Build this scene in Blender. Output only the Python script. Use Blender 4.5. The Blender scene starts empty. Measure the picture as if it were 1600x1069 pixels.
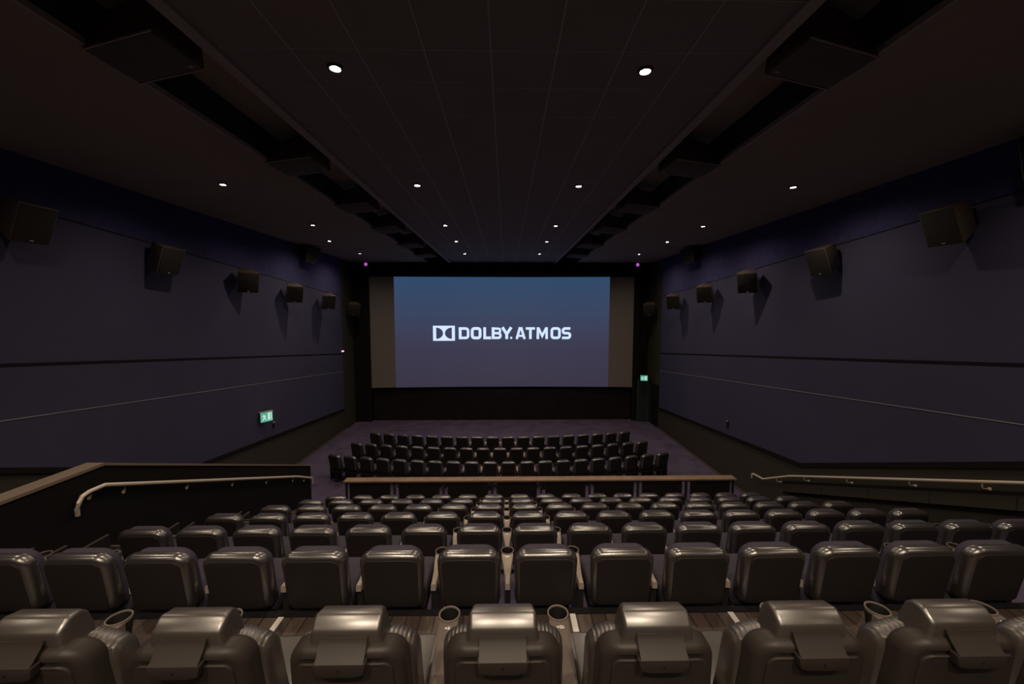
import bpy, bmesh, math, random
from mathutils import Vector, Matrix
random.seed(7)
C = bpy.context.scene.collection
PI = math.pi

# ---------------------------------------------------------------- camera, world, exposure
cd = bpy.data.cameras.new('camera'); cam = bpy.data.objects.new('camera', cd); C.objects.link(cam)
cd.sensor_width = 36.0; cd.lens = 618.1 / 1600 * 36; cd.clip_start = 0.02; cd.clip_end = 200
cam.location = (0, 0, 0); cam.rotation_euler = (PI/2 - 0.0751, 0, -0.0154)
bpy.context.scene.camera = cam
w = bpy.data.worlds.new('world'); bpy.context.scene.world = w; w.use_nodes = True
w.node_tree.nodes['Background'].inputs[0].default_value = (0.5, 0.5, 0.6, 1)
w.node_tree.nodes['Background'].inputs[1].default_value = 0.0
vs = bpy.context.scene.view_settings
vs.view_transform = 'Standard'; vs.look = 'None'; vs.gamma = 1; vs.exposure = 0.35; vs.use_curve_mapping = False
LAMP_COLOR = (1.0, 0.80, 0.60)
REAR_FILL_POWER = 330.0      # the two added fill lamps behind the camera, out of view
POWER = 92.0            # watts of one ceiling downlight

# ---------------------------------------------------------------- dimensions (camera at the origin)
XL, XR, ZF, ZC = -7.25, 6.95, -5.30, 2.353
YE, YW, YB = 17.6, 19.45, -4.0       # end of the side cladding, front wall, back wall
PITCH, RISE = 1.073, 0.432
def row_floor(k): return -2.14 - RISE*(k-1)     # k = 1 is the recliner row
def row_edge(k): return 2.70 + PITCH*(k-1)
def row_back(k): return 1.30 if k == 1 else 2.66 + PITCH*(k-2)
S = 0.55

# ---------------------------------------------------------------- materials
def mat(name, col, rough=0.6, metal=0.0, spec=0.5, noise=None, bump=None, coat=0.0, ior=1.45):
    m = bpy.data.materials.new(name); m.use_nodes = True
    nt = m.node_tree; b = nt.nodes['Principled BSDF']
    b.inputs['Base Color'].default_value = (*col, 1); b.inputs['Roughness'].default_value = rough
    b.inputs['Metallic'].default_value = metal; b.inputs['Specular IOR Level'].default_value = spec
    b.inputs['IOR'].default_value = ior
    if coat: b.inputs['Coat Weight'].default_value = coat; b.inputs['Coat Roughness'].default_value = 0.25
    tc = nt.nodes.new('ShaderNodeTexCoord')
    if noise:
        sc, c2 = noise
        n = nt.nodes.new('ShaderNodeTexNoise'); n.inputs['Scale'].default_value = sc; n.inputs['Detail'].default_value = 5
        nt.links.new(tc.outputs['Object'], n.inputs['Vector'])
        r = nt.nodes.new('ShaderNodeValToRGB'); r.color_ramp.elements[0].position = 0.35; r.color_ramp.elements[1].position = 0.65
        r.color_ramp.elements[0].color = (*col, 1); r.color_ramp.elements[1].color = (*c2, 1)
        nt.links.new(n.outputs['Fac'], r.inputs[0]); nt.links.new(r.outputs[0], b.inputs['Base Color'])
    if bump:
        sc, st = bump
        n = nt.nodes.new('ShaderNodeTexNoise'); n.inputs['Scale'].default_value = sc; n.inputs['Detail'].default_value = 3
        nt.links.new(tc.outputs['Object'], n.inputs['Vector'])
        bp = nt.nodes.new('ShaderNodeBump'); bp.inputs['Strength'].default_value = st; bp.inputs['Distance'].default_value = 0.01
        nt.links.new(n.outputs['Fac'], bp.inputs['Height']); nt.links.new(bp.outputs[0], b.inputs['Normal'])
    return m
def emat(name, col, st):
    m = bpy.data.materials.new(name); m.use_nodes = True; nt = m.node_tree; nt.nodes.clear()
    e = nt.nodes.new('ShaderNodeEmission'); e.inputs[0].default_value = (*col, 1); e.inputs[1].default_value = st
    o = nt.nodes.new('ShaderNodeOutputMaterial'); nt.links.new(e.outputs[0], o.inputs[0]); return m

M_tile = mat('ceiling_tile', (0.25, 0.215, 0.22), 0.85, spec=0.2, noise=(1.2, (0.27, 0.23, 0.24)))
M_bar = mat('ceiling_bar', (0.40, 0.36, 0.38), 0.6)
M_soffit = mat('soffit', (0.30, 0.255, 0.215), 0.9, spec=0.2, noise=(0.6, (0.33, 0.28, 0.24)))
M_lip = mat('soffit_lip', (0.36, 0.31, 0.30), 0.8)
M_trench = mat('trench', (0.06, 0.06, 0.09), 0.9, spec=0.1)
M_fabric = mat('wall_fabric', (0.066, 0.062, 0.118), 0.95, spec=0.1, noise=(0.5, (0.073, 0.069, 0.130)), bump=(180, 0.25))
M_fabric_shade = mat('wall_fabric_shaded', (0.052, 0.052, 0.135), 0.95, spec=0.1, noise=(9, (0.066, 0.064, 0.160)), bump=(120, 0.4))  # same fabric as below the seam, its unlit navy put into the colour
M_dado = mat('dado_panel', (0.050, 0.044, 0.034), 0.7, spec=0.3)
M_dado2 = mat('skirting', (0.11, 0.085, 0.07), 0.6)
M_black = mat('black_paint', (0.010, 0.009, 0.010), 0.8, spec=0.2)
M_drape = mat('black_drape', (0.016, 0.012, 0.014), 0.95, spec=0.1, noise=(3, (0.022, 0.016, 0.018)))
M_line = mat('pale_trim', (0.30, 0.28, 0.27), 0.5)
M_carpet = mat('carpet', (0.085, 0.070, 0.125), 0.95, spec=0.1, noise=(2.2, (0.125, 0.098, 0.165)), bump=(90, 0.5))
M_lino = mat('aisle_black', (0.018, 0.016, 0.016), 0.8, spec=0.3)
M_vinyl = mat('seat_vinyl', (0.030, 0.024, 0.024), 0.29, spec=0.5, ior=2.7)
M_shell = mat('seat_shell', (0.020, 0.016, 0.016), 0.50, spec=0.4, bump=(300, 0.1))
M_cush = mat('seat_fabric', (0.050, 0.042, 0.066), 0.7, spec=0.4, bump=(200, 0.2))
M_leather = mat('recliner_leather', (0.040, 0.032, 0.027), 0.35, spec=0.5, ior=2.4)
M_backpl = mat('recliner_shell', (0.026, 0.0205, 0.0175), 0.5, spec=0.4)
M_arm = mat('armrest', (0.36, 0.30, 0.25), 0.5, spec=0.5)
M_rim = mat('cup_rim', (0.15, 0.125, 0.105), 0.4)
M_cup = mat('cup_well', (0.006, 0.005, 0.005), 0.6)
M_metal = mat('dark_metal', (0.03, 0.028, 0.028), 0.4, metal=0.3)
M_steel = mat('rail_steel', (0.80, 0.69, 0.57), 0.35, metal=0.2)
M_cap = mat('wood_cap', (0.26, 0.17, 0.115), 0.5, noise=(4, (0.34, 0.22, 0.15)))
M_pcap = mat('parapet_cap', (0.25, 0.19, 0.15), 0.55)
M_post = mat('post', (0.03, 0.03, 0.035), 0.5)
M_spk = mat('speaker_cabinet', (0.075, 0.055, 0.042), 0.42, spec=0.6)
M_cabc = mat('ceiling_cabinet', (0.10, 0.062, 0.055), 0.7)
M_grc = mat('ceiling_grille', (0.12, 0.105, 0.11), 0.8)
M_grille = mat('speaker_grille', (0.020, 0.0165, 0.014), 0.75, bump=(400, 0.5))
M_badge = mat('badge', (0.5, 0.47, 0.42), 0.4, metal=0.5)
M_white = mat('white_plate', (0.75, 0.72, 0.68), 0.5)
M_green = mat('curtain', (0.035, 0.05, 0.052), 0.9)
M_lamp = emat('lamp_lens', (1.0, 0.82, 0.60), 60.0)
M_exitg = emat('exit_green', (0.16, 0.75, 0.52), 0.42)
M_exitw = emat('exit_white', (0.8, 1.0, 0.92), 0.62)
M_violet = emat('violet_lamp', (0.65, 0.12, 0.75), 0.55)
M_pink = emat('pink_lamp', (1.0, 0.6, 0.85), 1.2)
M_logo = emat('projected_logo', (0.62, 0.76, 1.0), 0.85)

def wood_floor():
    m = bpy.data.materials.new('plank_floor'); m.use_nodes = True; nt = m.node_tree; b = nt.nodes['Principled BSDF']
    tc = nt.nodes.new('ShaderNodeTexCoord'); mp = nt.nodes.new('ShaderNodeMapping'); mp.inputs['Rotation'].default_value = (0, 0, PI/2)
    br = nt.nodes.new('ShaderNodeTexBrick'); br.inputs['Scale'].default_value = 1.0
    br.inputs['Brick Width'].default_value = 1.1; br.inputs['Row Height'].default_value = 0.10; br.inputs['Mortar Size'].default_value = 0.004
    br.inputs['Color1'].default_value = (0.075, 0.052, 0.045, 1); br.inputs['Color2'].default_value = (0.13, 0.090, 0.074, 1)
    br.inputs['Mortar'].default_value = (0.02, 0.015, 0.013, 1)
    n = nt.nodes.new('ShaderNodeTexNoise'); n.inputs['Scale'].default_value = 14; n.inputs['Detail'].default_value = 6
    mp2 = nt.nodes.new('ShaderNodeMapping'); mp2.inputs['Scale'].default_value = (3, 0.3, 1)
    mx = nt.nodes.new('ShaderNodeMixRGB'); mx.blend_type = 'MULTIPLY'; mx.inputs[0].default_value = 0.6
    nt.links.new(tc.outputs['Object'], mp.inputs[0]); nt.links.new(mp.outputs[0], br.inputs['Vector'])
    nt.links.new(tc.outputs['Object'], mp2.inputs[0]); nt.links.new(mp2.outputs[0], n.inputs['Vector'])
    nt.links.new(br.outputs['Color'], mx.inputs[1]); nt.links.new(n.outputs['Fac'], mx.inputs[2])
    nt.links.new(mx.outputs[0], b.inputs['Base Color']); b.inputs['Roughness'].default_value = 0.5
    return m
M_wood = wood_floor()
def picture_mat():
    # the projected frame: blue above, plum below, in the picture's own coordinates, on a white screen
    m = bpy.data.materials.new('projected_picture'); m.use_nodes = True; nt = m.node_tree; b = nt.nodes['Principled BSDF']
    b.inputs['Base Color'].default_value = (0.09, 0.09, 0.09, 1); b.inputs['Roughness'].default_value = 0.9
    tc = nt.nodes.new('ShaderNodeTexCoord'); sp = nt.nodes.new('ShaderNodeSeparateXYZ')
    mr = nt.nodes.new('ShaderNodeMapRange'); mr.inputs[1].default_value = -3.6; mr.inputs[2].default_value = 1.7
    r = nt.nodes.new('ShaderNodeValToRGB'); e = r.color_ramp.elements
    e[0].position = 0.0; e[0].color = (0.026, 0.024, 0.052, 1); e[1].position = 1.0; e[1].color = (0.030, 0.072, 0.150, 1)
    x = e.new(0.35); x.color = (0.030, 0.030, 0.070, 1)
    nt.links.new(tc.outputs['Object'], sp.inputs[0]); nt.links.new(sp.outputs[2], mr.inputs[0]); nt.links.new(mr.outputs[0], r.inputs[0])
    nt.links.new(r.outputs[0], b.inputs['Emission Color']); b.inputs['Emission Strength'].default_value = 0.76
    return m
M_pic = picture_mat()
M_screen = mat('screen_cloth', (0.21, 0.19, 0.175), 0.9, spec=0.2)

# ---------------------------------------------------------------- helpers
def link(name, bm, m, parent=None, smooth=False):
    me = bpy.data.meshes.new(name)
    bmesh.ops.recalc_face_normals(bm, faces=bm.faces[:])
    if smooth:
        for f in bm.faces: f.smooth = True
    bm.to_mesh(me); bm.free()
    for mm in (m if isinstance(m, (list, tuple)) else [m]): me.materials.append(mm)
    if smooth:
        try: me.set_sharp_from_angle(angle=math.radians(40))
        except Exception: pass
    o = bpy.data.objects.new(name, me); C.objects.link(o)
    if parent: o.parent = parent
    return o
def tag(o, label, cat, group=None):
    o['label'] = label; o['category'] = cat
    if group: o['group'] = group
    return o
def empty(name, loc, label=None, cat=None, group=None, rz=0):
    o = bpy.data.objects.new(name, None); C.objects.link(o); o.location = loc; o.rotation_euler = (0, 0, rz)
    o.empty_display_size = 0.1
    if label: tag(o, label, cat, group)
    return o
def struct(name, bm, m, smooth=False):
    o = link(name, bm, m, smooth=smooth); o['kind'] = 'structure'; return o
def copy_tree(o, parent=None):
    c = o.copy(); C.objects.link(c); c.parent = parent
    for ch in list(o.children): copy_tree(ch, c)
    return c
def box(bm, x0, x1, y0, y1, z0, z1, mi=0):
    v = [bm.verts.new(p) for p in ((x0,y0,z0),(x1,y0,z0),(x1,y1,z0),(x0,y1,z0),(x0,y0,z1),(x1,y0,z1),(x1,y1,z1),(x0,y1,z1))]
    for f in ((0,3,2,1),(4,5,6,7),(0,1,5,4),(1,2,6,5),(2,3,7,6),(3,0,4,7)):
        fc = bm.faces.new([v[i] for i in f]); fc.material_index = mi
    return v
def rbox(w, d, h, r, seg=3, cuts=0, fn=None, c=(0,0,0)):
    bm = bmesh.new(); bmesh.ops.create_cube(bm, size=1)
    for v in bm.verts: v.co = Vector((v.co.x*w, v.co.y*d, v.co.z*h))
    if cuts: bmesh.ops.subdivide_edges(bm, edges=bm.edges[:], cuts=cuts, use_grid_fill=True)
    sharp = [e for e in bm.edges if len(e.link_faces) == 2 and e.calc_face_angle(0) > 0.5]
    bmesh.ops.bevel(bm, geom=sharp, offset=r, segments=seg, profile=0.5, affect='EDGES', clamp_overlap=True)
    for v in bm.verts:
        if fn: v.co = Vector(fn(v.co.x, v.co.y, v.co.z))
        v.co += Vector(c)
    return bm
def prism_xz(outline, y0, y1, bev=0.0, seg=3, fn=None):
    """outline in XZ, extruded along Y, rim edges rounded"""
    bm = bmesh.new()
    a = [bm.verts.new((x, y0, z)) for x, z in outline]; b = [bm.verts.new((x, y1, z)) for x, z in outline]
    n = len(outline); fa = bm.faces.new(a); fb = bm.faces.new(b[::-1])
    for i in range(n): bm.faces.new((a[i], b[i], b[(i+1) % n], a[(i+1) % n]))
    if bev:
        es = [e for e in bm.edges if (fa in e.link_faces or fb in e.link_faces)]
        bmesh.ops.bevel(bm, geom=es, offset=bev, segments=seg, profile=0.5, affect='EDGES', clamp_overlap=True)
    if fn:
        for v in bm.verts: v.co = Vector(fn(v.co.x, v.co.y, v.co.z))
    return bm
def rrect(w0, w1, z0, z1, r0, r1, n=6):
    """rounded outline: half widths w0 at the bottom, w1 at the top; corner radii"""
    pts = []
    for sx, zc, hw, r, a0 in ((1, z0, w0, r0, -PI/2), (1, z1, w1, r1, 0), (-1, z1, w1, r1, PI/2), (-1, z0, w0, r0, PI)):
        cx = sx*(hw - r); cz = zc + (r if zc == z0 else -r)
        for i in range(n+1):
            a = a0 + (PI/2)*i/n
            pts.append((cx + r*math.cos(a), cz + r*math.sin(a)))
    return pts
def pillow(w0, w1, z0, z1, r0, r1, y0, y1, rim0, rim1, fn=None, n=8, k=6):
    """rounded slab: outline in XZ, front and rear rims turned with quarter rounds"""
    st = [(rim0*(1-math.sin(PI/2*i/k)), y0 + rim0*(1-math.cos(PI/2*i/k))) for i in range(k+1)]
    st += [(rim1*(1-math.cos(PI/2*i/k)), y1 - rim1*(1-math.sin(PI/2*i/k))) for i in range(k+1)]
    bm = bmesh.new(); rings = []
    for ins, y in st:
        o = rrect(w0-ins, w1-ins, z0+ins, z1-ins, max(r0-ins, 0.004), max(r1-ins, 0.004), n)
        rings.append([bm.verts.new(fn(x, y, z) if fn else (x, y, z)) for x, z in o])
    m = len(rings[0])
    for p, q in zip(rings, rings[1:]):
        for i in range(m): bm.faces.new((p[i], q[i], q[(i+1) % m], p[(i+1) % m]))
    for rg, yy in ((rings[0], y0), (rings[-1], y1)):
        # cap as a strip of quads across the outline so that the warp stays smooth
        h = m//2
        for i in range(h-1): bm.faces.new((rg[i], rg[i+1], rg[m-2-i], rg[m-1-i]))
    return bm
def tube(bm, pts, r, seg=10, caps=True):
    pts = [Vector(p) for p in pts]; rings = []
    for i, p in enumerate(pts):
        d = (pts[min(i+1, len(pts)-1)] - pts[max(i-1, 0)]).normalized()
        u = d.cross(Vector((0, 0, 1)));
        if u.length < 1e-3: u = d.cross(Vector((1, 0, 0)))
        u.normalize(); v = d.cross(u).normalized()
        rings.append([bm.verts.new(p + (u*math.cos(2*PI*k/seg) + v*math.sin(2*PI*k/seg))*r) for k in range(seg)])
    for a, b in zip(rings, rings[1:]):
        for k in range(seg): bm.faces.new((a[k], a[(k+1) % seg], b[(k+1) % seg], b[k]))
    if caps: bm.faces.new(rings[0][::-1]); bm.faces.new(rings[-1])
def lathe(bm, prof, seg=24, c=(0,0,0), sx=1, sy=1):
    rings = [[bm.verts.new((c[0] + r*math.cos(2*PI*k/seg)*sx, c[1] + r*math.sin(2*PI*k/seg)*sy, c[2] + z)) for k in range(seg)] for r, z in prof]
    for a, b in zip(rings, rings[1:]):
        for k in range(seg): bm.faces.new((a[k], a[(k+1) % seg], b[(k+1) % seg], b[k]))
    return rings
def stroke(bm, pts, w, fn, closed=False, wz=None):
    """flat lettering stroke with mitred corners; fn maps (u,v) to 3D"""
    P = [Vector((a, b)) for a, b in pts]; n = len(P); L = []; R = []
    for i in range(n):
        if closed: a, b = P[i-1], P[(i+1) % n]
        else: a, b = P[max(i-1, 0)], P[min(i+1, n-1)]
        d1 = (P[i]-a); d2 = (b-P[i])
        d1 = d1.normalized() if d1.length > 1e-9 else d2.normalized()
        d2 = d2.normalized() if d2.length > 1e-9 else d1
        n1 = Vector((-d1.y, d1.x)); n2 = Vector((-d2.y, d2.x)); m = (n1+n2)
        if m.length < 1e-6: m = n1
        m.normalize(); k = w/2/max(0.35, m.dot(n1))
        L.append(bm.verts.new(fn(*(P[i]+m*k)))); R.append(bm.verts.new(fn(*(P[i]-m*k))))
    rng = range(n) if closed else range(n-1)
    for i in rng:
        j = (i+1) % n; bm.faces.new((L[i], L[j], R[j], R[i]))
def ordinal(i):
    return ['first','second','third','fourth','fifth','sixth','seventh','eighth','ninth','tenth','eleventh','twelfth','thirteenth','fourteenth','fifteenth','sixteenth','seventeenth','eighteenth','nineteenth','twentieth'][i]

# ---------------------------------------------------------------- room shell
# floor: front level plus the carpeted tiers
bm = bmesh.new()
box(bm, XL, XR, 9.2, YW, ZF-0.2, ZF)
box(bm, XL, -5.18, YB, 9.2, ZF-0.2, ZF)
for k in range(2, 8):
    box(bm, -3.9, 5.52, row_edge(k-1), row_edge(k), ZF, row_floor(k))
struct('floor', bm, M_carpet)
bm = bmesh.new()
box(bm, -5.02, XR, 0.55, row_edge(1)-0.05, row_floor(1)-0.3, row_floor(1))
struct('floor', bm, M_wood)
bm = bmesh.new()
box(bm, -5.02, XR, YB, 0.55, ZF, -1.71)
box(bm, -5.02, XR, 0.55, row_edge(1)-0.05, ZF, row_floor(1)-0.3)
struct('floor', bm, M_lino)
# tier edges (dark nosing strip behind every row of seats)
bm = bmesh.new()
for k in range(1, 8):
    box(bm, -3.9, 5.52, row_edge(k)-0.05, row_edge(k)+0.004, row_floor(k)-0.06, row_floor(k)+0.006)
struct('trim_1', bm, M_black)
# stairs in both side aisles
def stairs(x0, x1):
    bm = bmesh.new(); y, z = 4.17 - 0.357*5, -2.66 + 0.144*5
    n = 0
    while z > ZF + 0.02:
        if y - 0.357 > 2.2 or True:
            box(bm, x0, x1, max(y-0.357, 2.62), max(y, 2.63), ZF, min(z, -2.14))
        y += 0.357; z -= 0.144; n += 1
    return bm
struct('floor', stairs(-5.02, -3.9), M_lino)
struct('floor', stairs(5.52, XR), M_lino)
def nosings(x0, x1):
    bm = bmesh.new(); y, z = 4.17 - 0.357*3, -2.66 + 0.144*3
    while z > ZF + 0.05:
        if z < -2.15: box(bm, x0, x1, y-0.03, y+0.004, z, z+0.004)
        y += 0.357; z -= 0.144
    return bm
struct('trim_2', nosings(-5.02, -3.9), M_rim)

# side walls.  Polylines in (Y, Z)
def poly_wall(x, pts, m, name, t=0.0):
    bm = bmesh.new(); bm.faces.new([bm.verts.new((x, a, b)) for a, b in pts]); return struct(name, bm, m)
def seam(y): return 2.04 - 0.076*y
def dado_l(y): return -3.58 - 0.088*(y-9.35) if y > 9.0 else -3.55 + 0.395*(9.0-y)
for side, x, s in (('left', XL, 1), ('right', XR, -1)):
    # one fabric either side of the seam, bluer above with the shade painted in, painted board under the dado line
    bm = bmesh.new()
    def quad(pts, mi, xx=x):
        f = bm.faces.new([bm.verts.new((xx, a, b)) for a, b in pts]); f.material_index = mi
    quad([(YB, seam(YB)), (YE, seam(YE)), (YE, ZC+.01), (YB, ZC+.01)], 1)
    ys = 0.2
    quad([(YB, dado_l(ys)), (ys, dado_l(ys)), (9.0, dado_l(9.0)), (YE, dado_l(YE)), (YE, seam(YE)), (YB, seam(YB))], 0)
    quad([(YB, ZF-.2), (YW, ZF-.2), (YW, dado_l(YE)), (YE, dado_l(YE)), (9.0, dado_l(9.0)), (ys, dado_l(ys)), (YB, dado_l(ys))], 2, x - s*0.03)
    quad([(YE, dado_l(YE)), (YW, dado_l(YE)), (YW, ZC+.01), (YE, ZC+.01)], 2, x - s*0.03)
    # thin return so the cladding reads as a raised panel
    v = [bm.verts.new(p) for p in ((x, YE, dado_l(YE)), (x-s*.03, YE, dado_l(YE)), (x-s*.03, YE, ZC), (x, YE, ZC))]
    bm.faces.new(v).material_index = 2
    struct('wall_'+side, bm, (M_fabric, M_fabric_shade, M_dado))
    def strip(zf, h, t, m, name, y0, y1, extra=()):
        bm = bmesh.new(); ysn = [y0] + list(extra) + [y1]
        ra = []
        for y in ysn:
            z = zf(y); ra.append([bm.verts.new(p) for p in ((x, y, z-h/2), (x+s*t, y, z-h/2), (x+s*t, y, z+h/2), (x, y, z+h/2))])
        for a, b in zip(ra, ra[1:]):
            for i in range(4): bm.faces.new((a[i], b[i], b[(i+1)%4], a[(i+1)%4]))
        bm.faces.new(ra[0]); bm.faces.new(ra[-1][::-1]); return struct(name, bm, m)
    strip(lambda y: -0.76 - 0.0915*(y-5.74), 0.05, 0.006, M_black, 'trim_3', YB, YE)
    strip(lambda y: -1.56 - 0.0900*(y-5.69), 0.014, 0.008, M_line, 'trim_4', YB, YE)
    strip(lambda y: seam(y), 0.02, 0.004, M_black, 'trim_5', YB, YE)
    strip(lambda y: dado_l(y)-0.05, 0.10, 0.008, M_black, 'dado_shadow', 0.2, YE, (9.0,))  # black strip stands in for the shadow along the dado line
    bm = bmesh.new(); box(bm, min(x, x+s*0.02), max(x, x+s*0.02), 9.4, YE+.2, ZF, ZF+0.07); struct('baseboard_'+side, bm, M_dado2)
bm = bmesh.new(); box(bm, XL-.1, XR+.1, YW, YW+0.1, ZF-.2, ZC+.1); struct('wall_front', bm, M_drape)
bm = bmesh.new(); box(bm, XL-.1, XR+.1, YB-0.1, YB, ZF-.2, ZC+.5); struct('wall_back', bm, M_black)
# black header and side masks round the screen
bm = bmesh.new()
box(bm, XL, XR, 18.95, 19.05, 1.72, ZC)
box(bm, XL, -6.47, 18.95, 19.0, ZF, 1.72); box(bm, 6.14, 6.42, 18.95, 19.0, ZF, 1.72)
struct('wall_front', bm, M_black)
# panelled board below the screen
bm = bmesh.new()
box(bm, -6.47, 6.14, 19.2, 19.3, ZF, -3.78)
for i in range(7): box(bm, -6.2+i*1.75, -6.2+i*1.75+0.03, 19.19, 19.2, ZF, -3.8)
struct('wall_front', bm, M_drape)

# ceiling: tiled centre, two open slots, plain side soffits
bm = bmesh.new(); box(bm, -2.62, 2.33, YB, 18.95, ZC, ZC+0.05); struct('ceiling', bm, M_tile)
bm = bmesh.new(); box(bm, XL-.05, -3.70, YB, 18.95, ZC, ZC+0.05); box(bm, 3.39, XR+.05, YB, 18.95, ZC, ZC+0.05); struct('ceiling', bm, M_soffit)
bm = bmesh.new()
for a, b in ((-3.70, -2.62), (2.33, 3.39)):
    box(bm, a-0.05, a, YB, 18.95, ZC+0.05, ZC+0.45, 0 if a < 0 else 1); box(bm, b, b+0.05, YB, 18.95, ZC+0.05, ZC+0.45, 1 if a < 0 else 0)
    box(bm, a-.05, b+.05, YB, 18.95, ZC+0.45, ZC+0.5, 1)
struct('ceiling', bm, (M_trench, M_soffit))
bm = bmesh.new()
box(bm, -2.68, -2.56, YB, 18.95, ZC-0.035, ZC+0.09); box(bm, 2.27, 2.39, YB, 18.95, ZC-0.035, ZC+0.09)
struct('trim_7', bm, M_lip)
bm = bmesh.new()
box(bm, -3.73, -3.69, YB, 18.95, ZC-0.008, ZC+0.05); box(bm, 3.38, 3.42, YB, 18.95, ZC-0.008, ZC+0.05)
struct('trim_8', bm, M_lip)
bm = bmesh.new()
for k in range(-3, 4): box(bm, -0.133+0.5977*k-0.008, -0.133+0.5977*k+0.008, YB, 18.95, ZC-0.006, ZC)
y = 3.747 - 0.5977*12
while y < 18.9:
    box(bm, -2.56, 2.27, y-0.005, y+0.005, ZC-0.004, ZC); y += 0.5977
struct('trim_9', bm, M_bar)
bm = bmesh.new(); y = 3.747 - 0.5977*12
while y < 18.9:
    box(bm, -7.2, -3.74, y-0.003, y+0.003, ZC-0.002, ZC); box(bm, 3.43, 6.9, y-0.003, y+0.003, ZC-0.002, ZC); y += 1.1954
struct('trim_10', bm, M_lip)

# aisle parapet with pale cap
PX = -5.10
def par_top(y): return -1.90 if y < 4.87 else -1.90 - 0.399*(y-4.87)
bm = bmesh.new()
pts = [(YB, ZF), (9.96, ZF), (9.96, par_top(9.96)), (4.87, -1.90), (YB, -1.90)]
a = [bm.verts.new((PX-0.08, y, z)) for y, z in pts]; b = [bm.verts.new((PX+0.08, y, z)) for y, z in pts]
bm.faces.new(a); bm.faces.new(b[::-1])
for i in range(5): bm.faces.new((a[i], b[i], b[(i+1)%5], a[(i+1)%5]))
struct('wall_aisle', bm, M_black)
bm = bmesh.new()
pr = [(YB, -1.90), (4.87, -1.90), (9.99, par_top(9.99))]
ra = [[bm.verts.new((PX+dx, y, z+dz)) for dx, dz in ((-0.11, 0), (0.11, 0), (0.11, 0.035), (-0.11, 0.035))] for y, z in pr]
for p, q in zip(ra, ra[1:]):
    for i in range(4): bm.faces.new((p[i], q[i], q[(i+1)%4], p[(i+1)%4]))
bm.faces.new(ra[0]); bm.faces.new(ra[-1][::-1])
struct('trim_11', bm, M_pcap)
# sloping plinth against the right wall under its handrail: dark shadow gaps above and below
def band(y0, y1, dz0, dz1, t, m, name):
    bm = bmesh.new(); zt = lambda y: -2.40 - 0.405*(y-4.97)
    ra = [[bm.verts.new(p) for p in ((XR, y, zt(y)+dz1), (XR-t, y, zt(y)+dz1), (XR-t, y, zt(y)+dz0), (XR, y, zt(y)+dz0))] for y in (y0, y1)]
    for i in range(4): bm.faces.new((ra[0][i], ra[1][i], ra[1][(i+1)%4], ra[0][(i+1)%4]))
    bm.faces.new(ra[0]); bm.faces.new(ra[1][::-1]); return struct(name, bm, m)
y = 2.9
while y < 9.3:
    band(y+0.006, min(y+1.073, 9.4)-0.006, -0.24, -0.04, 0.07, M_dado, 'baseboard_aisle'); y += 1.073
band(2.9, 9.5, -0.04, 0.02, 0.02, M_black, 'trim_13'); band(2.9, 9.5, -0.30, -0.24, 0.02, M_black, 'trim_13')

# stepped skirting along the left stair, pale on its top edges
for y, z, ln in ((4.09, -2.49, 0.26), (4.39, -2.65, 0.28), (4.86, -2.79, 0.44), (5.90, -3.21, 0.32), (6.19, -3.36, 0.30), (7.30, -3.76, 0.34), (7.52, -3.88, 0.22)):
    bm = bmesh.new(); box(bm, PX+0.08, PX+0.11, y-ln, y, z-0.30, z, 0); box(bm, PX+0.08, PX+0.112, y-ln, y, z, z+0.006, 1)
    struct('trim_12', bm, (M_shell, M_rim))

# ---------------------------------------------------------------- screen
SC = -0.17
def scy(x): return 19.15 - 0.25*((x-SC)/6.4)**2
def screen_patch(x0, x1, z0, z1, off, n=40, back=0.0):
    bm = bmesh.new(); rows = []
    for i in range(n+1):
        x = x0 + (x1-x0)*i/n
        rows.append((bm.verts.new((x, scy(x)-off, z0)), bm.verts.new((x, scy(x)-off, z1))))
    for p, q in zip(rows, rows[1:]): bm.faces.new((p[0], q[0], q[1], p[1]))
    if back:
        r = bmesh.ops.extrude_face_region(bm, geom=bm.faces[:])
        for v in [g for g in r['geom'] if isinstance(g, bmesh.types.BMVert)]: v.co.y += back
    return bm
scr = empty('projection_screen', (SC, 19.05, -3.7), 'wide cinema screen on the front wall showing a blue frame with a white sound logo', 'screen')
def at_parent(o, p): o.parent = p; o.matrix_parent_inverse = Matrix.Translation(-Vector(p.location)) ; return o
at_parent(link('screen_cloth', screen_patch(-6.45, 6.12, -3.63, 1.68, 0.0, back=0.03), M_screen), scr)
pic = at_parent(link('projected_picture', screen_patch(-5.31, 4.97, -3.63, 1.68, 0.004), M_pic), scr)
def lf(u, v):
    x = SC + ((660+u/6.4) - 785)*0.03100; z = -(((490+v/6.4) - 519)*0.03095) - 0.965
    return (x, scy(x)-0.012, z)
bm = bmesh.new()
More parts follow.
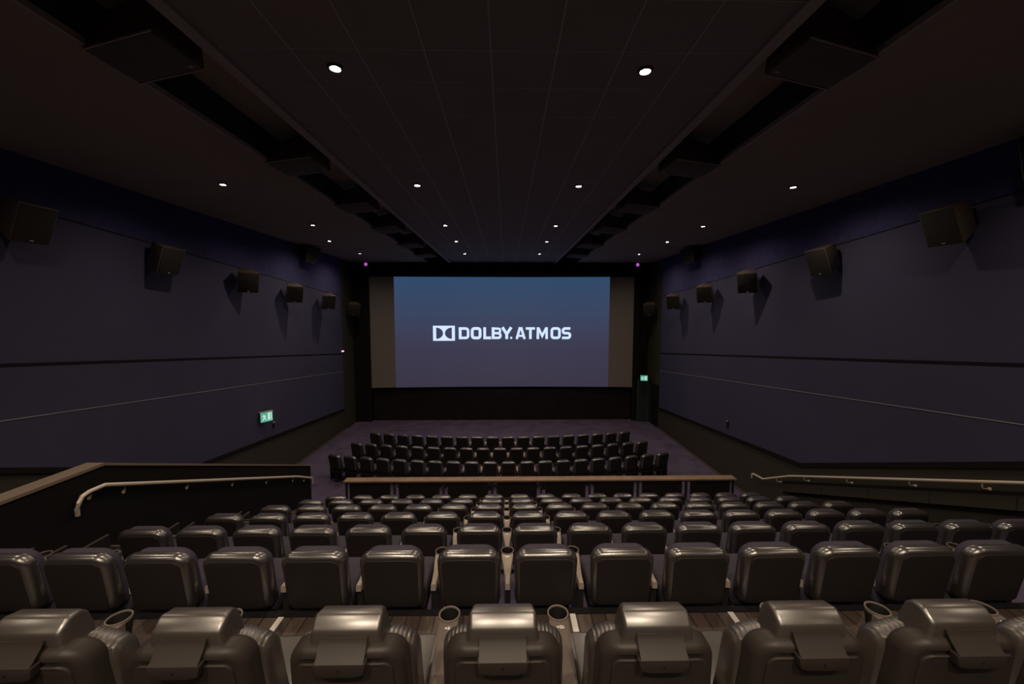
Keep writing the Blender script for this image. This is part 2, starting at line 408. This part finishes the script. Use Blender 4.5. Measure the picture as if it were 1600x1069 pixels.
# emblem: framed box holding two facing D shapes
stroke(bm, [(118, 127), (320, 127), (320, 263), (118, 263)], 14, lf, closed=True)
n = 14
for sgn, xs in ((1, 140), (-1, 298)):
    # white area between the two D shapes: from each bow to the middle line x=219
    for i in range(n):
        a0 = -PI/2 + PI*i/n; a1 = -PI/2 + PI*(i+1)/n
        q0 = (xs + sgn*70*math.cos(a0), 195 + 57*math.sin(a0)); q1 = (xs + sgn*70*math.cos(a1), 195 + 57*math.sin(a1))
        bm.faces.new([bm.verts.new(lf(*p)) for p in (q0, (219, q0[1]), (219, q1[1]), q1)])
    # side stem
    x0, x1 = (124, 142) if sgn > 0 else (297, 316)
    bm.faces.new([bm.verts.new(lf(*p)) for p in ((x0, 130), (x1, 130), (x1, 260), (x0, 260))])
    for yy0, yy1 in ((130, 139), (251, 260)):
        bm.faces.new([bm.verts.new(lf(*p)) for p in ((124, yy0), (316, yy0), (316, yy1), (124, yy1))])
emb = link('emblem', bm, M_logo, pic)
def arc(cx, cy, r, a0, a1, n=4): return [(cx + r*math.cos(math.radians(a0+(a1-a0)*i/n)), cy + r*math.sin(math.radians(a0+(a1-a0)*i/n))) for i in range(n+1)]
T, B = 148, 242    # stroke centre lines of cap height and baseline
def O(x0, x1, w): return (arc(x0+22, T+22, 22, 180, 270) + arc(x1-22, T+22, 22, 270, 360) + arc(x1-22, B-22, 22, 0, 90) + arc(x0+22, B-22, 22, 90, 180), w, True)
def text_strokes():
    L = []
    L.append(([(379, T-12)] + [(379, B+12)], 28, False)); L.append(([(370, T)] + arc(434, T+24, 24, 270, 360) + arc(434, B-24, 24, 0, 90) + [(370, B)], 25, False))
    L.append(O(499, 577, 28))
    L.append(([(623, T-12), (623, B), (686, B)], 27, False))
    L.append(([(707, T-12), (707, B+12)], 28, False))
    L.append(([(700, T)] + arc(760, T+20, 18, 270, 360) + arc(757, T+30, 18, 0, 80) + [(720, 195)], 22, False))
    L.append(([(720, 194)] + arc(760, 216, 20, 270, 360) + arc(760, B-20, 20, 0, 90) + [(700, B)], 24, False))
    L.append(([(800, T-12), (843, 205)], 28, False)); L.append(([(888, T-12), (843, 205)], 28, False)); L.append(([(843, 198), (843, B+12)], 28, False))
    L.append(([(888, 232), (888, 252)], 20, False))
    L.append(([(943, B+12), (976, T-12)], 24, False)); L.append(([(1022, B+12), (986, T-12)], 24, False)); L.append(([(958, 222), (1008, 222)], 20, False)); L.append(([(962, T-2), (1000, T-2)], 20, False))
    L.append(([(1034, T), (1126, T)], 24, False)); L.append(([(1080, T), (1080, B+12)], 26, False))
    L.append(([(1154, B+12), (1156, T-12)], 25, False)); L.append(([(1243, B+12), (1241, T-12)], 25, False)); L.append(([(1158, T-8), (1198, 222), (1239, T-8)], 23, False))
    L.append(O(1294, 1370, 26))
    L.append(([(1478, T)] + arc(1424, T+18, 18, 270, 180) + arc(1424, 195-18, 18, 180, 90) + arc(1455, 195+20, 20, 270, 360) + arc(1455, B-18, 18, 0, 90) + [(1396, B)], 25, False))
    return L
bm = bmesh.new()
for pts, wd, cl in text_strokes(): stroke(bm, pts, wd, lf, closed=cl)
link('lettering', bm, M_logo, pic)
for o in pic.children: o.matrix_parent_inverse = Matrix.Identity(4)
# (emblem and lettering are modelled in the picture's own space)

# ---------------------------------------------------------------- downlights
def make_downlight():
    r = empty('ceiling_downlight', (0, 0, 0))
    bm = bmesh.new(); lathe(bm, [(0.050, 0.0), (0.051, -0.020), (0.056, -0.021), (0.070, -0.006), (0.078, 0.0)], 28); link('trim_ring', bm, M_metal, r, True)
    bm = bmesh.new(); rg = lathe(bm, [(0.050, -0.010), (0.03, -0.011), (0.001, -0.011)], 24); link('lens', bm, M_lamp, r, True)
    ld = bpy.data.lights.new('bulb', 'SPOT'); ld.energy = POWER; ld.color = LAMP_COLOR; ld.spot_size = math.radians(162); ld.spot_blend = 1.0; ld.shadow_soft_size = 0.05
    lo = bpy.data.objects.new('bulb', ld); C.objects.link(lo); lo.parent = r; lo.location = (0, 0, -0.03)
    return r
dl = make_downlight(); used = False
for x, q in ((-1.05, 'left'), (0.75, 'right')):  # fill pair added out of view to strengthen the seat highlights
    o = copy_tree(dl)
    o.location = (x, -1.3, ZC)
    for ch in o.children:
        if ch.type == 'LIGHT': ch.data = ch.data.copy(); ch.data.energy = REAR_FILL_POWER
    tag(o, 'added unseen fill downlight behind the camera, %s of the pair' % q, 'ceiling light', 'recessed ceiling downlights')

LY = [-3.0, 0.45, 4.02, 7.55, 10.95, 13.36, 16.15]
wh = ['behind the camera', 'above the recliners', 'nearest in view', 'second from the camera', 'third from the camera', 'fourth from the camera', 'closest to the screen']
for j, y in enumerate(LY):
    for xs, nm in ((-1.64, 'left line of the tiled centre'), (1.36, 'right line of the tiled centre'), ((-5.2, -5.2, -5.2, -5.2, -5.2, -5.82, -5.84)[j], 'left plain side ceiling'), (5.40, 'right plain side ceiling')):
        o = dl if not used else copy_tree(dl); used = True
        o.location = (xs, y, ZC)
        tag(o, 'small round warm downlight in the %s, %s' % (nm, wh[j]), 'ceiling light', 'recessed ceiling downlights')

# ---------------------------------------------------------------- speakers
def make_wall_speaker(name='wall_speaker', W=0.50, H=0.56, D=0.34):
    r = empty(name, (0, 0, 0))
    def tp(x, y, z):       # y = 0 at the front baffle, tapering towards the back
        k = 1 - 0.35*max(0, -y)/D; return (x*k, y, z if z > 0 else z*(1 - 0.40*max(0, -y)/D))
    bm = rbox(W, D, H, 0.012, 2); 
    for v in bm.verts: v.co.y -= D/2
    for v in bm.verts: v.co = Vector(tp(*v.co))
    link('cabinet', bm, M_spk, r, True)
    bm = rbox(W-0.05, 0.02, H-0.03, 0.008, 2, c=(0, 0.006, 0)); link('grille', bm, M_grille, r, True)
    bm = rbox(0.05, 0.006, 0.018, 0.002, 1, c=(0, 0.018, -H/2+0.04)); link('badge', bm, M_badge, r)
    bm = bmesh.new(); box(bm, -0.05, 0.05, -D-0.10, -D+0.06, -0.03, 0.03); box(bm, -0.12, 0.12, -D-0.10, -D-0.08, -0.12, 0.12); link('bracket', bm, M_metal, r)
    return r
sp0 = make_wall_speaker(); first = True
sy = [(5.93, 1.26, 0), (8.25, 1.03, 6), (10.80, 0.78, 44), (13.10, 0.57, 46), (15.55, 0.37, 50), (18.1, 0.10, 55)]
nmz = ['nearest the camera', 'second from the camera', 'third from the camera', 'fourth from the camera', 'fifth from the camera', 'beside the screen']
for side, xw, s in (('left', XL, 1), ('right', XR, -1)):
    for j, (y, z, turn) in enumerate(sy):
        o = sp0 if first else copy_tree(sp0); first = False
        # the front points along local +Y: turn it towards the room, tilt it down
        a = -s*math.radians(90 + turn)
        o.rotation_euler = (math.radians(-21 if turn > 10 else -20), 0, a)
        o.location = (xw + s*0.43 if turn > 10 else xw + s*0.45, y - (0.12 if turn > 10 else 0), z)
        tag(o, 'black wall speaker on the %s wall, %s in its lower line' % (side, nmz[j]), 'speaker', 'surround speakers on the side walls')
    for (y, z, pl) in ((14.3, 2.00, 'high up under the ceiling edge'),) + (((4.80, 1.92, 'cut off by the right frame edge high up'),) if s < 0 else ()):
        o = copy_tree(sp0); o.rotation_euler = (math.radians(-15), 0, -s*math.radians(100 if y > 10 else 95)); o.location = (xw+s*0.45, y, z)
        if y > 10: o.scale = (1.3, 1.1, 1.05)
        tag(o, 'large black speaker on the %s wall, %s' % (side, pl), 'speaker', 'high speakers on the side walls')
def make_ceiling_speaker():
    r = empty('ceiling_speaker', (0, 0, 0))
    W, D, H = 0.86, 0.44, 0.36
    bm = rbox(W, D, H, 0.01, 2, fn=lambda x, y, z: (x*(1-0.22*(z/H+0.5)), y*(1-0.12*(z/H+0.5)), z + 0.10*(x/W)*(z/H+0.5)))
    link('cabinet', bm, M_cabc, r, True)
    bm = rbox(W-0.03, D-0.03, 0.02, 0.006, 2, c=(0, 0, -H/2-0.006)); link('grille', bm, M_grc, r, True)
    bm = bmesh.new(); box(bm, -W/2, W/2, -D/2-0.004, -D/2+0.008, -H/2-0.018, -H/2-0.002); box(bm, -W/2, W/2, D/2-0.008, D/2+0.004, -H/2-0.018, -H/2-0.002); link('edge_trim', bm, M_lip, r)
    bm = bmesh.new(); tube(bm, [(0, 0, H/2-0.03), (0, 0, H/2+0.22)], 0.018, 8); box(bm, -0.10, 0.10, -0.02, 0.02, H/2-0.02, H/2+0.02); box(bm, -0.08, 0.08, -0.05, 0.05, H/2+0.20, H/2+0.22); link('hanger', bm, M_metal, r)
    bm = rbox(0.06, 0.02, 0.006, 0.002, 1, c=(W/2-0.09, D/2-0.06, -H/2-0.018)); link('badge', bm, M_badge, r)
    return r
cs0 = make_ceiling_speaker(); first = True
for side, xc, s in (('left', -3.26, 1), ('right', 2.92, -1)):
    for j, y in enumerate((3.84, 6.50, 8.98, 11.3, 13.95, 16.4)):
        o = cs0 if first else copy_tree(cs0); first = False
        o.location = (xc, y, ZC+0.12); o.rotation_euler = (math.radians(-8), 0, -s*math.radians(17 if j < 3 else 24))
        if s < 0: o.scale = (-1, 1, 1)
        tag(o, 'black box speaker hung in the %s ceiling slot, %s' % (side, ('closest to the camera', 'second from the camera', 'third from the camera', 'fourth from the camera', 'fifth from the camera', 'closest to the screen')[j]), 'speaker', 'overhead speakers in the ceiling slots')

# ---------------------------------------------------------------- handrails
def rail(name, pts, wx, label, brs):
    r = empty(name, pts[0], label, 'handrail'); p0 = Vector(pts[0])
    bm = bmesh.new(); tube(bm, [Vector(p)-p0 for p in pts], 0.024, 12); link('rail', bm, M_steel, r, True)
    for y, z in brs:
        x = pts[0][0]; s = 1 if wx > x else -1
        bm = bmesh.new()
        q = [Vector((x, y, z-0.02)), Vector((x, y, z-0.075)), Vector((x+s*0.02, y, z-0.10)), Vector((wx, y, z-0.105))]
        tube(bm, [v-p0 for v in q], 0.009, 8)
        c = Vector((wx - s*0.008, y, z-0.105))-p0
        bm2 = bmesh.new(); tube(bm, [c - Vector((0.004, 0, 0)), c + Vector((0.004, 0, 0))], 0.024, 14); bm2.free()
        link('bracket', bm, M_steel, r, True)
    return r
RX = PX+0.16
def rz(y): return -2.12 - 0.402*(y-4.80)
pts = [(RX-0.05, 4.52, -2.36), (RX-0.03, 4.50, -2.28), (RX, 4.50, -2.20), (RX, 4.54, -2.14), (RX, 4.62, -2.12), (RX, 4.80, -2.12)]
pts += [(RX, 4.80+0.5*i, rz(4.80+0.5*i)) for i in range(1, 9)] + [(RX, 9.15, rz(9.15)), (RX, 9.80, -4.18), (RX, 9.86, -4.22), (RX, 9.88, -4.36)]
rail('handrail', pts, PX+0.08, 'long pale metal handrail bracketed to the black aisle parapet on the left', [(y, rz(y)) for y in (5.1, 6.1, 7.1, 8.1, 9.1)] + [(4.68, -2.12), (9.6, -4.06)])
RX2 = XR-0.12
def rz2(y): return -2.24 - 0.402*(y-4.94)
pts = [(RX2, y, rz2(y)) for y in (3.4, 4.2, 4.94, 6, 7, 8, 9.15)] + [(RX2, 10.1, -4.42), (RX2-0.05, 10.45, -4.42), (RX2-0.05, 10.5, -4.45), (RX2-0.05, 10.5, -4.56)]
rail('handrail', pts, XR, 'long pale metal handrail bracketed to the dark right wall', [(y, rz2(y)) for y in (4.3, 5.4, 6.4, 7.6, 8.7)] + [(9.6, -4.17)])

# ---------------------------------------------------------------- barrier behind the front block
BY, BZ = 8.98, -3.87
bar = empty('barrier', (0.85, BY, row_floor(7)), 'long low barrier with brown wooden cap and black panels between the two seating blocks', 'barrier')
bx0, bx1 = -3.74, 5.38
def bl(bm): 
    for v in bm.verts: v.co -= Vector(bar.location)
    return bm
bm = rbox(bx1-bx0, 0.22, 0.045, 0.012, 2, c=((bx0+bx1)/2, BY, BZ-0.022)); link('cap', bl(bm), M_cap, bar, True)
bm = bmesh.new(); box(bm, bx0, bx1, BY-0.02, BY+0.02, BZ-0.10, BZ-0.065); link('top_rail', bl(bm), M_post, bar)
nb = 8; bw = (bx1-bx0)/nb
for i in range(nb+1):
    x = bx0 + bw*i; x = min(max(x, bx0+0.03), bx1-0.03)
    bm = bmesh.new(); box(bm, x-0.022, x+0.022, BY-0.025, BY+0.025, row_floor(7), BZ-0.04); link('post', bl(bm), M_post, bar)
for i in range(nb):
    x0 = bx0+bw*i+0.100; x1 = bx0+bw*(i+1)-0.100
    bm = bmesh.new(); box(bm, x0, x1, BY-0.012, BY+0.012, row_floor(7)+0.02, BZ-0.11); link('panel', bl(bm), M_shell, bar)

# ---------------------------------------------------------------- seats
def arm_top(y0, y1, w0, w1, z, th):
    """console top: slim at the back, flaring to the cup ring it is notched for"""
    bm = bmesh.new(); n, m = 10, 8; r = 0.055; yc = y1 + 0.048; top = []; bot = []
    for i in range(n+1):
        t = i/n; hw = (w0 + (w1-w0)*t**1.6)/2; tr = []; br = []
        for j in range(m+1):
            x = -hw + 2*hw*j/m; ye = yc - math.sqrt(max(r*r - min(abs(x), r*0.999)**2, 0))*0.97
            y = y0 + (ye-y0)*t; e = 0.006 if j in (0, m) else 0.0
            tr.append(bm.verts.new((x, y, z-e))); br.append(bm.verts.new((x, y, z-th)))
        top.append(tr); bot.append(br)
    for i in range(n):
        for j in range(m):
            bm.faces.new((top[i][j], top[i+1][j], top[i+1][j+1], top[i][j+1])); bm.faces.new((bot[i][j], bot[i][j+1], bot[i+1][j+1], bot[i+1][j]))
        for j in (0, m): bm.faces.new((top[i][j], bot[i][j], bot[i+1][j], top[i+1][j]))
    for i in (0, n):
        for j in range(m): bm.faces.new((top[i][j], top[i][j+1], bot[i][j+1], bot[i][j]))
    return bm
def cup(z, y, r=0.056):
    bm = bmesh.new()
    rg = lathe(bm, [(r*0.72, -0.12), (r*0.97, -0.01), (r, 0.0), (r*0.98, 0.006), (r*0.88, 0.006), (r*0.85, 0.0), (r*0.62, -0.11), (0.001, -0.11)], 28, (0, y, z))
    fs = bm.faces[:]
    for f in fs:
        c = f.calc_center_median(); rr = math.hypot(c.x, c.y-y)
        f.material_index = 1 if (c.z < z-0.002 and (rr < r*0.845)) else 0
    return bm
def add_arm(parent, x, y0, y1, w0, w1, z, floor_panel=True, seg=None):
    a = link('armrest', arm_top(y0, y1, w0, w1, z, 0.05), M_arm, parent, True); a.location = (x, 0, 0)
    bm = bmesh.new(); box(bm, -0.022, 0.022, y0+0.03, y1-0.03, 0.0, z-0.05); link('side_panel', bm, M_metal, a)
    link('cup_holder', cup(z, y1+0.048), (M_rim, M_cup), a, True)
    bm = rbox(0.036, 0.020, 0.004, 0.0015, 1, c=(0, y1-0.035, z+0.001)); link('number_plate', bm, M_white, a)
    return a
def make_seat():
    r = empty('cinema_seat', (0, 0, 0))
    lean = lambda y, z: y + 0.17*(0.86 - z)*0.9
    def dome(x, y, z):     # crown the top edge and wrap the sides gently forward
        t = min(1, max(0, (z-0.60)/0.2))
        return (x, lean(y, z) + 0.30*x*x, z - 0.20*x*x*t)
    bm = pillow(0.222, 0.228, 0.42, 0.884, 0.06, 0.085, -0.012, 0.080, 0.046, 0.03, dome); link('back_shell', bm, M_vinyl, r, True)
    bm = pillow(0.184, 0.190, 0.452, 0.842, 0.03, 0.050, -0.018, 0.0, 0.005, 0.002, dome, 8, 3); link('back_panel', bm, M_shell, r, True)
    bm = pillow(0.205, 0.208, 0.40, 0.884, 0.05, 0.105, 0.060, 0.142, 0.02, 0.04, dome); link('back_cushion', bm, M_cush, r, True)
    bm = rbox(0.42, 0.50, 0.13, 0.04, 4, c=(0, 0.42, 0.39)); link('seat_cushion', bm, M_cush, r, True)
    bm = rbox(0.40, 0.40, 0.05, 0.01, 2, c=(0, 0.40, 0.30)); link('seat_pan', bm, M_shell, r, True)
    bm = bmesh.new(); box(bm, -0.250, 0.248, 0.10, 0.16, 0.30, 0.35); box(bm, -0.03, 0.03, 0.10, 0.30, 0.0, 0.30); box(bm, -0.10, 0.10, 0.06, 0.36, 0.0, 0.02); link('base', bm, M_metal, r)
    add_arm(r, -S/2, 0.13, 0.49, 0.036, 0.100, 0.565)
    return r
seat0 = make_seat(); first_seat = True
def end_arm(o, src):
    for ch in list(src.children):
        if ch.name.startswith('armrest'):
            c = copy_tree(ch, o); c.location = (S/2, 0, 0); break
def place(o, x, y, z, rz, label, group):
    o.location = (x, y, z); o.rotation_euler = (0, 0, rz); tag(o, label, 'seat', group)
rowname = {2: 'first black row past the recliners', 3: 'second black row past the recliners', 4: 'third black row past the recliners', 5: 'fourth black row past the recliners', 6: 'second row behind the barrier', 7: 'row right behind the barrier'}
for k in range(2, 8):
    last = {2: 13, 3: 16}.get(k, 16)
    for i in range(last+1):
        o = seat0 if first_seat else copy_tree(seat0); first_seat = False
        x = 0.01 + (i-6.5)*S
        place(o, x, row_back(k), row_floor(k), 0, 'black vinyl cinema seat, %s from left, in the %s' % (ordinal(i), rowname[k]), 'cinema seats in the '+rowname[k])
        if i == last: end_arm(o, seat0)
for r_, (nseat, nm) in enumerate(((20, 'front block row nearest the barrier'), (19, 'middle row of the front block'), (18, 'front row nearest the screen'))):
    R = 20.26; d = 11.37 + 1.186*r_
    for i in range(nseat):
        a = (i-(nseat-1)/2)*S/R
        o = copy_tree(seat0)
        place(o, -0.20 + R*math.sin(a), d + R*(1-math.cos(a)), ZF, a*1.5, 'black vinyl cinema seat, %s from left, in the %s' % (ordinal(i), nm), 'cinema seats in the '+nm)
        if i == nseat-1: end_arm(o, seat0)

# recliners of the nearest row
def make_recliner():
    r = empty('recliner', (0, 0, 0))
    def sh(x, y, z): return (x, y + 0.10*(0.95-z) + 0.9*x*x, z - 0.6*max(0, abs(x)-0.10)**2*(1 if z > 0.7 else 0))
    bm = pillow(0.235, 0.205, 0.18, 0.985, 0.05, 0.075, -0.035, 0.06, 0.030, 0.03, sh); link('back_shell', bm, M_backpl, r, True)
    bm = pillow(0.195, 0.168, 0.24, 0.938, 0.04, 0.04, -0.041, -0.03, 0.005, 0.002, sh, 8, 3); link('back_panel', bm, M_backpl, r, True)
    # pleated backrest cushion bulging past the shell at the shoulders
    def pl(x, y, z):
        k = 0.004*math.sin(x*2*PI/0.016) if abs(x) > 0.10 and z > 0.80 else 0
        return (x, y + 0.12*(0.95-z) + 0.5*x*x, z + k)
    bm = bmesh.new(); n = 200; prof = []
    # loft over x so that the pleats are real folds
    rings = []
    for i in range(n+1):
        x = -0.225 + 0.45*i/n; e = 1 - (abs(x)/0.225)**4
        e = max(e, 0.02)**0.35
        fold = 0.0014*math.sin(x*2*PI/0.0150) if abs(x) > 0.10 and abs(x) < 0.22 else 0
        ring = []
        zt = 0.972 - 0.5*max(0, abs(x)-0.09)**1.3; zb = 0.42
        for (yy, zz) in ((0.045, zb), (0.035, 0.65), (0.04, zt-0.06), (0.055, zt-0.015), (0.09, zt), (0.13, zt-0.01), (0.165, zt-0.05), (0.18, 0.70), (0.20, 0.55), (0.17, zb)):
            cy, cz = 0.10, 0.70
            ff = fold if zz > 0.75 else 0
            ring.append(bm.verts.new((x, cy + (yy-cy)*(0.5+0.5*e) + 0.10*(0.95-zz) + 0.6*x*x, cz + (zz-cz)*(0.75+0.25*e) + ff)))
        rings.append(ring)
    for p, q in zip(rings, rings[1:]):
        for i in range(len(p)): bm.faces.new((p[i], q[i], q[(i+1)%len(p)], p[(i+1)%len(p)]))
    bm.faces.new(rings[0]); bm.faces.new(rings[-1][::-1])
    link('back_cushion', bm, M_leather, r, True)
    # headrest: block with a chamfered rear top edge, wider wings below, flap and bracket plate behind
    prof = [(0.000, 0.900), (-0.002, 1.028), (0.004, 1.040), (0.034, 1.066), (0.046, 1.070), (0.088, 1.064), (0.112, 1.040), (0.120, 0.99), (0.112, 0.905), (0.06, 0.893)]
    bm = bmesh.new(); va = [bm.verts.new((-0.135, y, z)) for y, z in prof]; vb = [bm.verts.new((0.135, y, z)) for y, z in prof]
    fa = bm.faces.new(va); fb = bm.faces.new(vb[::-1])
    for i in range(len(prof)): bm.faces.new((va[i], vb[i], vb[(i+1) % len(prof)], va[(i+1) % len(prof)]))
    bmesh.ops.bevel(bm, geom=[e for e in bm.edges if fa in e.link_faces or fb in e.link_faces], offset=0.016, segments=4, profile=0.5, affect='EDGES', clamp_overlap=True)
    for v in bm.verts:
        x, y, z = v.co; t = min(1, max(0, (1.03-z)/0.09)); t = t*t*(3-2*t)
        v.co = Vector((x*(0.90 + 0.17*t - (0.06 if y > 0.07 else 0)), y + 0.05*(1.06-z) + 0.5*x*x*0.6, z - 0.22*x*x))
    hd = link('headrest', bm, M_leather, r, True)
    bm = bmesh.new(); rows = []
    for i in range(9):
        t = i/8; z = 1.018 - 0.057*t; y = 0.000 - 0.046*t**1.3
        rows.append([bm.verts.new(p) for p in ((-0.081, y, z), (0.081, y, z), (0.081, y-0.006, z), (-0.081, y-0.006, z))])
    for p, q in zip(rows, rows[1:]):
        for i in range(4): bm.faces.new((p[i], q[i], q[(i+1)%4], p[(i+1)%4]))
    bm.faces.new(rows[0]); bm.faces.new(rows[-1][::-1]); link('cover_flap', bm, M_backpl, hd, True)
    bm = prism_xz([(-0.088, 0.961), (-0.080, 0.922), (-0.05, 0.914), (0.05, 0.914), (0.080, 0.922), (0.088, 0.961)], -0.052, -0.02, 0.004, 2); bk = link('mounting_plate', bm, M_backpl, r, True)
    bm = bmesh.new(); tube(bm, [(0.0, -0.050, 0.940), (0.0, -0.0545, 0.940)], 0.0042, 12); link('screw', bm, M_cup, bk)
    bm = rbox(0.46, 0.56, 0.15, 0.045, 5, c=(0, 0.42, 0.375)); link('seat_cushion', bm, M_leather, r, True)
    bm = rbox(0.44, 0.50, 0.20, 0.02, 2, c=(0, 0.40, 0.20)); link('seat_base', bm, M_shell, r, True)
    bm = bmesh.new(); box(bm, -0.2, 0.2, 0.10, 0.60, 0.0, 0.10); link('plinth', bm, M_metal, r)
    return r
rec0 = make_recliner()
DIG = {'0': [[(0,0),(1,0),(1,2),(0,2),(0,0)]], '1': [[(0.2,1.6),(0.6,2),(0.6,0)]], '2': [[(0,2),(1,2),(1,1),(0,1),(0,0),(1,0)]], '3': [[(0,2),(1,2),(1,0),(0,0)],[(0.2,1),(1,1)]],
       '4': [[(0,2),(0,0.8),(1,0.8)],[(0.8,2),(0.8,0)]], '5': [[(1,2),(0,2),(0,1),(1,1),(1,0),(0,0)]], '6': [[(1,2),(0,2),(0,0),(1,0),(1,1),(0,1)]],
       '7': [[(0,2),(1,2),(0.4,0)]], '8': [[(0,0),(1,0),(1,2),(0,2),(0,0)],[(0,1),(1,1)]], '9': [[(0,0),(1,0),(1,2),(0,2),(0,1),(1,1)]]}
def rec_arm(parent, x, num):
    a = link('armrest', arm_top(-0.02, 0.552, 0.056, 0.100, 0.612, 0.05), M_arm2, parent, True); a.location = (x, 0, 0)
    bm = bmesh.new(); box(bm, -0.022, 0.022, 0.02, 0.55, 0.0, 0.562); link('side_panel', bm, M_metal, a)
    link('cup_holder', cup(0.612, 0.600, 0.0545), (M_rim, M_cup), a, True)
    # seat number and arrow, printed to be read from the front of the seat
    bm = bmesh.new(); s = 0.0080; u0 = 0.0
    wtot = len(num)*1.5 + 2.0
    def fn(u, v): return (-(u - wtot/2)*s, 0.512 - (v-1)*s, 0.6128)
    for ch in num:
        for st in DIG[ch]: stroke(bm, [(u0+p[0], p[1]) for p in st], 0.46, fn)
        u0 += 1.5
    u0 += 0.3
    bm.faces.new([bm.verts.new(fn(*p)) for p in ((u0, 0.0), (u0, 2.0), (u0+1.6, 1.0))])
    link('seat_number', bm, M_white, a)
    return a
M_arm2 = mat('recliner_armrest', (0.115, 0.092, 0.080), 0.55, spec=0.4)
for i in range(-3, 5):
    o = rec0 if i == -3 else copy_tree(rec0)
    if i == -3: recs = []
    recs.append((i, o))
for i, o in recs:
    o.location = (-0.012+i*S, row_back(1), row_floor(1))
    tag(o, 'brown leather recliner seen from behind, %s from left in the nearest row' % ordinal(i+3), 'seat', 'recliners in the nearest row')
    rec_arm(o, -S/2, str(9+i))
    if i == 4: rec_arm(o, S/2, '14')

# light patches on the plank floor before the recliners, painted as thin white plates
for j, (x, y) in enumerate(((-1.58, 2.58), (0.47, 2.57), (1.60, 2.60))):
    bm = rbox(0.04, 0.17, 0.005, 0.002, 1); o = link('floor_light_patch', bm, M_white); o.location = (x, y, row_floor(1)+0.003)
    tag(o, 'short painted patch of light on the plank floor, %s of three before the recliners' % ('leftmost', 'middle', 'rightmost')[j], 'strip', 'painted light patches on the floor')

# ---------------------------------------------------------------- exit signs, doorway, small wall things
def exit_sign(loc, rz, label, w=0.34, h=0.20):
    r = empty('exit_sign', loc, label, 'sign', 'lit exit signs', rz)     # faces local -Y
    bm = rbox(w, 0.06, h, 0.006, 2); link('housing', bm, M_metal, r)
    bm = bmesh.new(); box(bm, -w/2+.01, w/2-.01, -0.034, -0.031, -h/2+.01, h/2-.01); link('face', bm, M_exitg, r)
    bm = bmesh.new(); fn = lambda u, v: (u*w/2, -0.036, v*h/2)
    for st, wd in (([(-0.45, 0.5), (-0.35, 0.05), (-0.6, -0.6)], 0.16), ([(-0.35, 0.05), (-0.1, -0.6)], 0.14), ([(-0.7, 0.1), (-0.4, 0.4), (-0.1, 0.1)], 0.12)): stroke(bm, st, wd, fn)
    stroke(bm, [(0.25, -0.7), (0.25, 0.7), (0.75, 0.7), (0.75, -0.7)], 0.12, fn); bm.faces.new([bm.verts.new(fn(*p)) for p in ((0.33, -0.6), (0.55, -0.6), (0.55, 0.6), (0.33, 0.6))])
    link('pictogram', bm, M_exitw, r)
    bm = bmesh.new(); box(bm, -w/2-.01, w/2+.01, -0.05, 0.03, h/2, h/2+0.012); link('hood', bm, M_steel, r)
    return r
exit_sign((XL+0.16, 11.60, -3.08), 1.02, 'small lit green exit sign on the lower left wall', 0.36, 0.30)
exit_sign((6.55, 18.5, -3.12), -0.25, 'small lit green exit sign over the doorway right of the screen', 0.34, 0.26)
r = empty('wall_light', (XL+0.02, 12.2, -3.42), 'tiny pale fitting on the left wall under the exit sign', 'fitting')
bm = rbox(0.03, 0.12, 0.04, 0.008, 2, c=(0.01, 0, 0)); link('housing', bm, M_badge, r); bm = rbox(0.02, 0.06, 0.14, 0.006, 2, c=(0.005, 0, -0.1)); link('back_plate', bm, M_metal, r)
r = empty('wall_switch', (XR-0.02, 12.05, -3.50), 'small dark switch box on the lower right wall', 'switch')
bm = rbox(0.04, 0.09, 0.22, 0.006, 2); link('housing', bm, M_metal, r); bm = rbox(0.03, 0.06, 0.04, 0.006, 1, c=(-0.012, 0, 0.1)); link('button', bm, M_badge, r)
for j, (x, s) in enumerate(((-6.56, 'left'), (6.24, 'right'))):
    o = empty('effect_lamp', (x, 18.9, 2.24), 'tiny violet lamp under the ceiling at the screen\'s top %s corner' % s, 'lamp', 'violet lamps at the screen corners')
    bm = rbox(0.16, 0.10, 0.16, 0.02, 2); link('housing', bm, M_black, o); bm = bmesh.new(); lathe(bm, [(0.08, 0), (0.05, 0.02), (0.001, 0.025)], 16)
    l = link('lens', bm, M_violet, o, True); l.rotation_euler = (PI/2, 0, 0); l.location = (0, -0.052, 0)
o = empty('indicator_lamp', (XL+0.02, 17.52, -1.72), 'tiny pink lamp at the far end of the left wall strip', 'lamp')
bm = rbox(0.05, 0.16, 0.05, 0.01, 2, c=(0.02, 0, 0)); link('lens', bm, M_pink, o); bm = rbox(0.02, 0.12, 0.10, 0.01, 2, c=(0.0, 0, -0.06)); link('housing', bm, M_metal, o)
# doorway in the right front corner with a grey-green curtain
bm = bmesh.new(); box(bm, XR-0.02, XR+0.03, 17.75, 18.55, ZF, -3.35); struct('door_1', bm, M_black)
cu = empty('curtain', (6.62, 18.8, ZF), 'narrow grey-green curtain beside the doorway right of the screen', 'curtain')
bm = bmesh.new(); n = 30; rows = []
for i in range(n+1):
    x = -0.30+0.62*i/n; y = 0.05*math.sin(i*1.3)
    rows.append([bm.verts.new((x, y, 0.02)), bm.verts.new((x, y, 2.1)), bm.verts.new((x, y+0.012, 2.1)), bm.verts.new((x, y+0.012, 0.02))])
for p, q in zip(rows, rows[1:]):
    for i in range(4): bm.faces.new((p[i], q[i], q[(i+1)%4], p[(i+1)%4]))
link('cloth', bm, M_green, cu, True)
bm = bmesh.new(); tube(bm, [(-0.33, 0, 2.12), (0.33, 0, 2.12)], 0.015, 8); link('curtain_rod', bm, M_metal, cu)
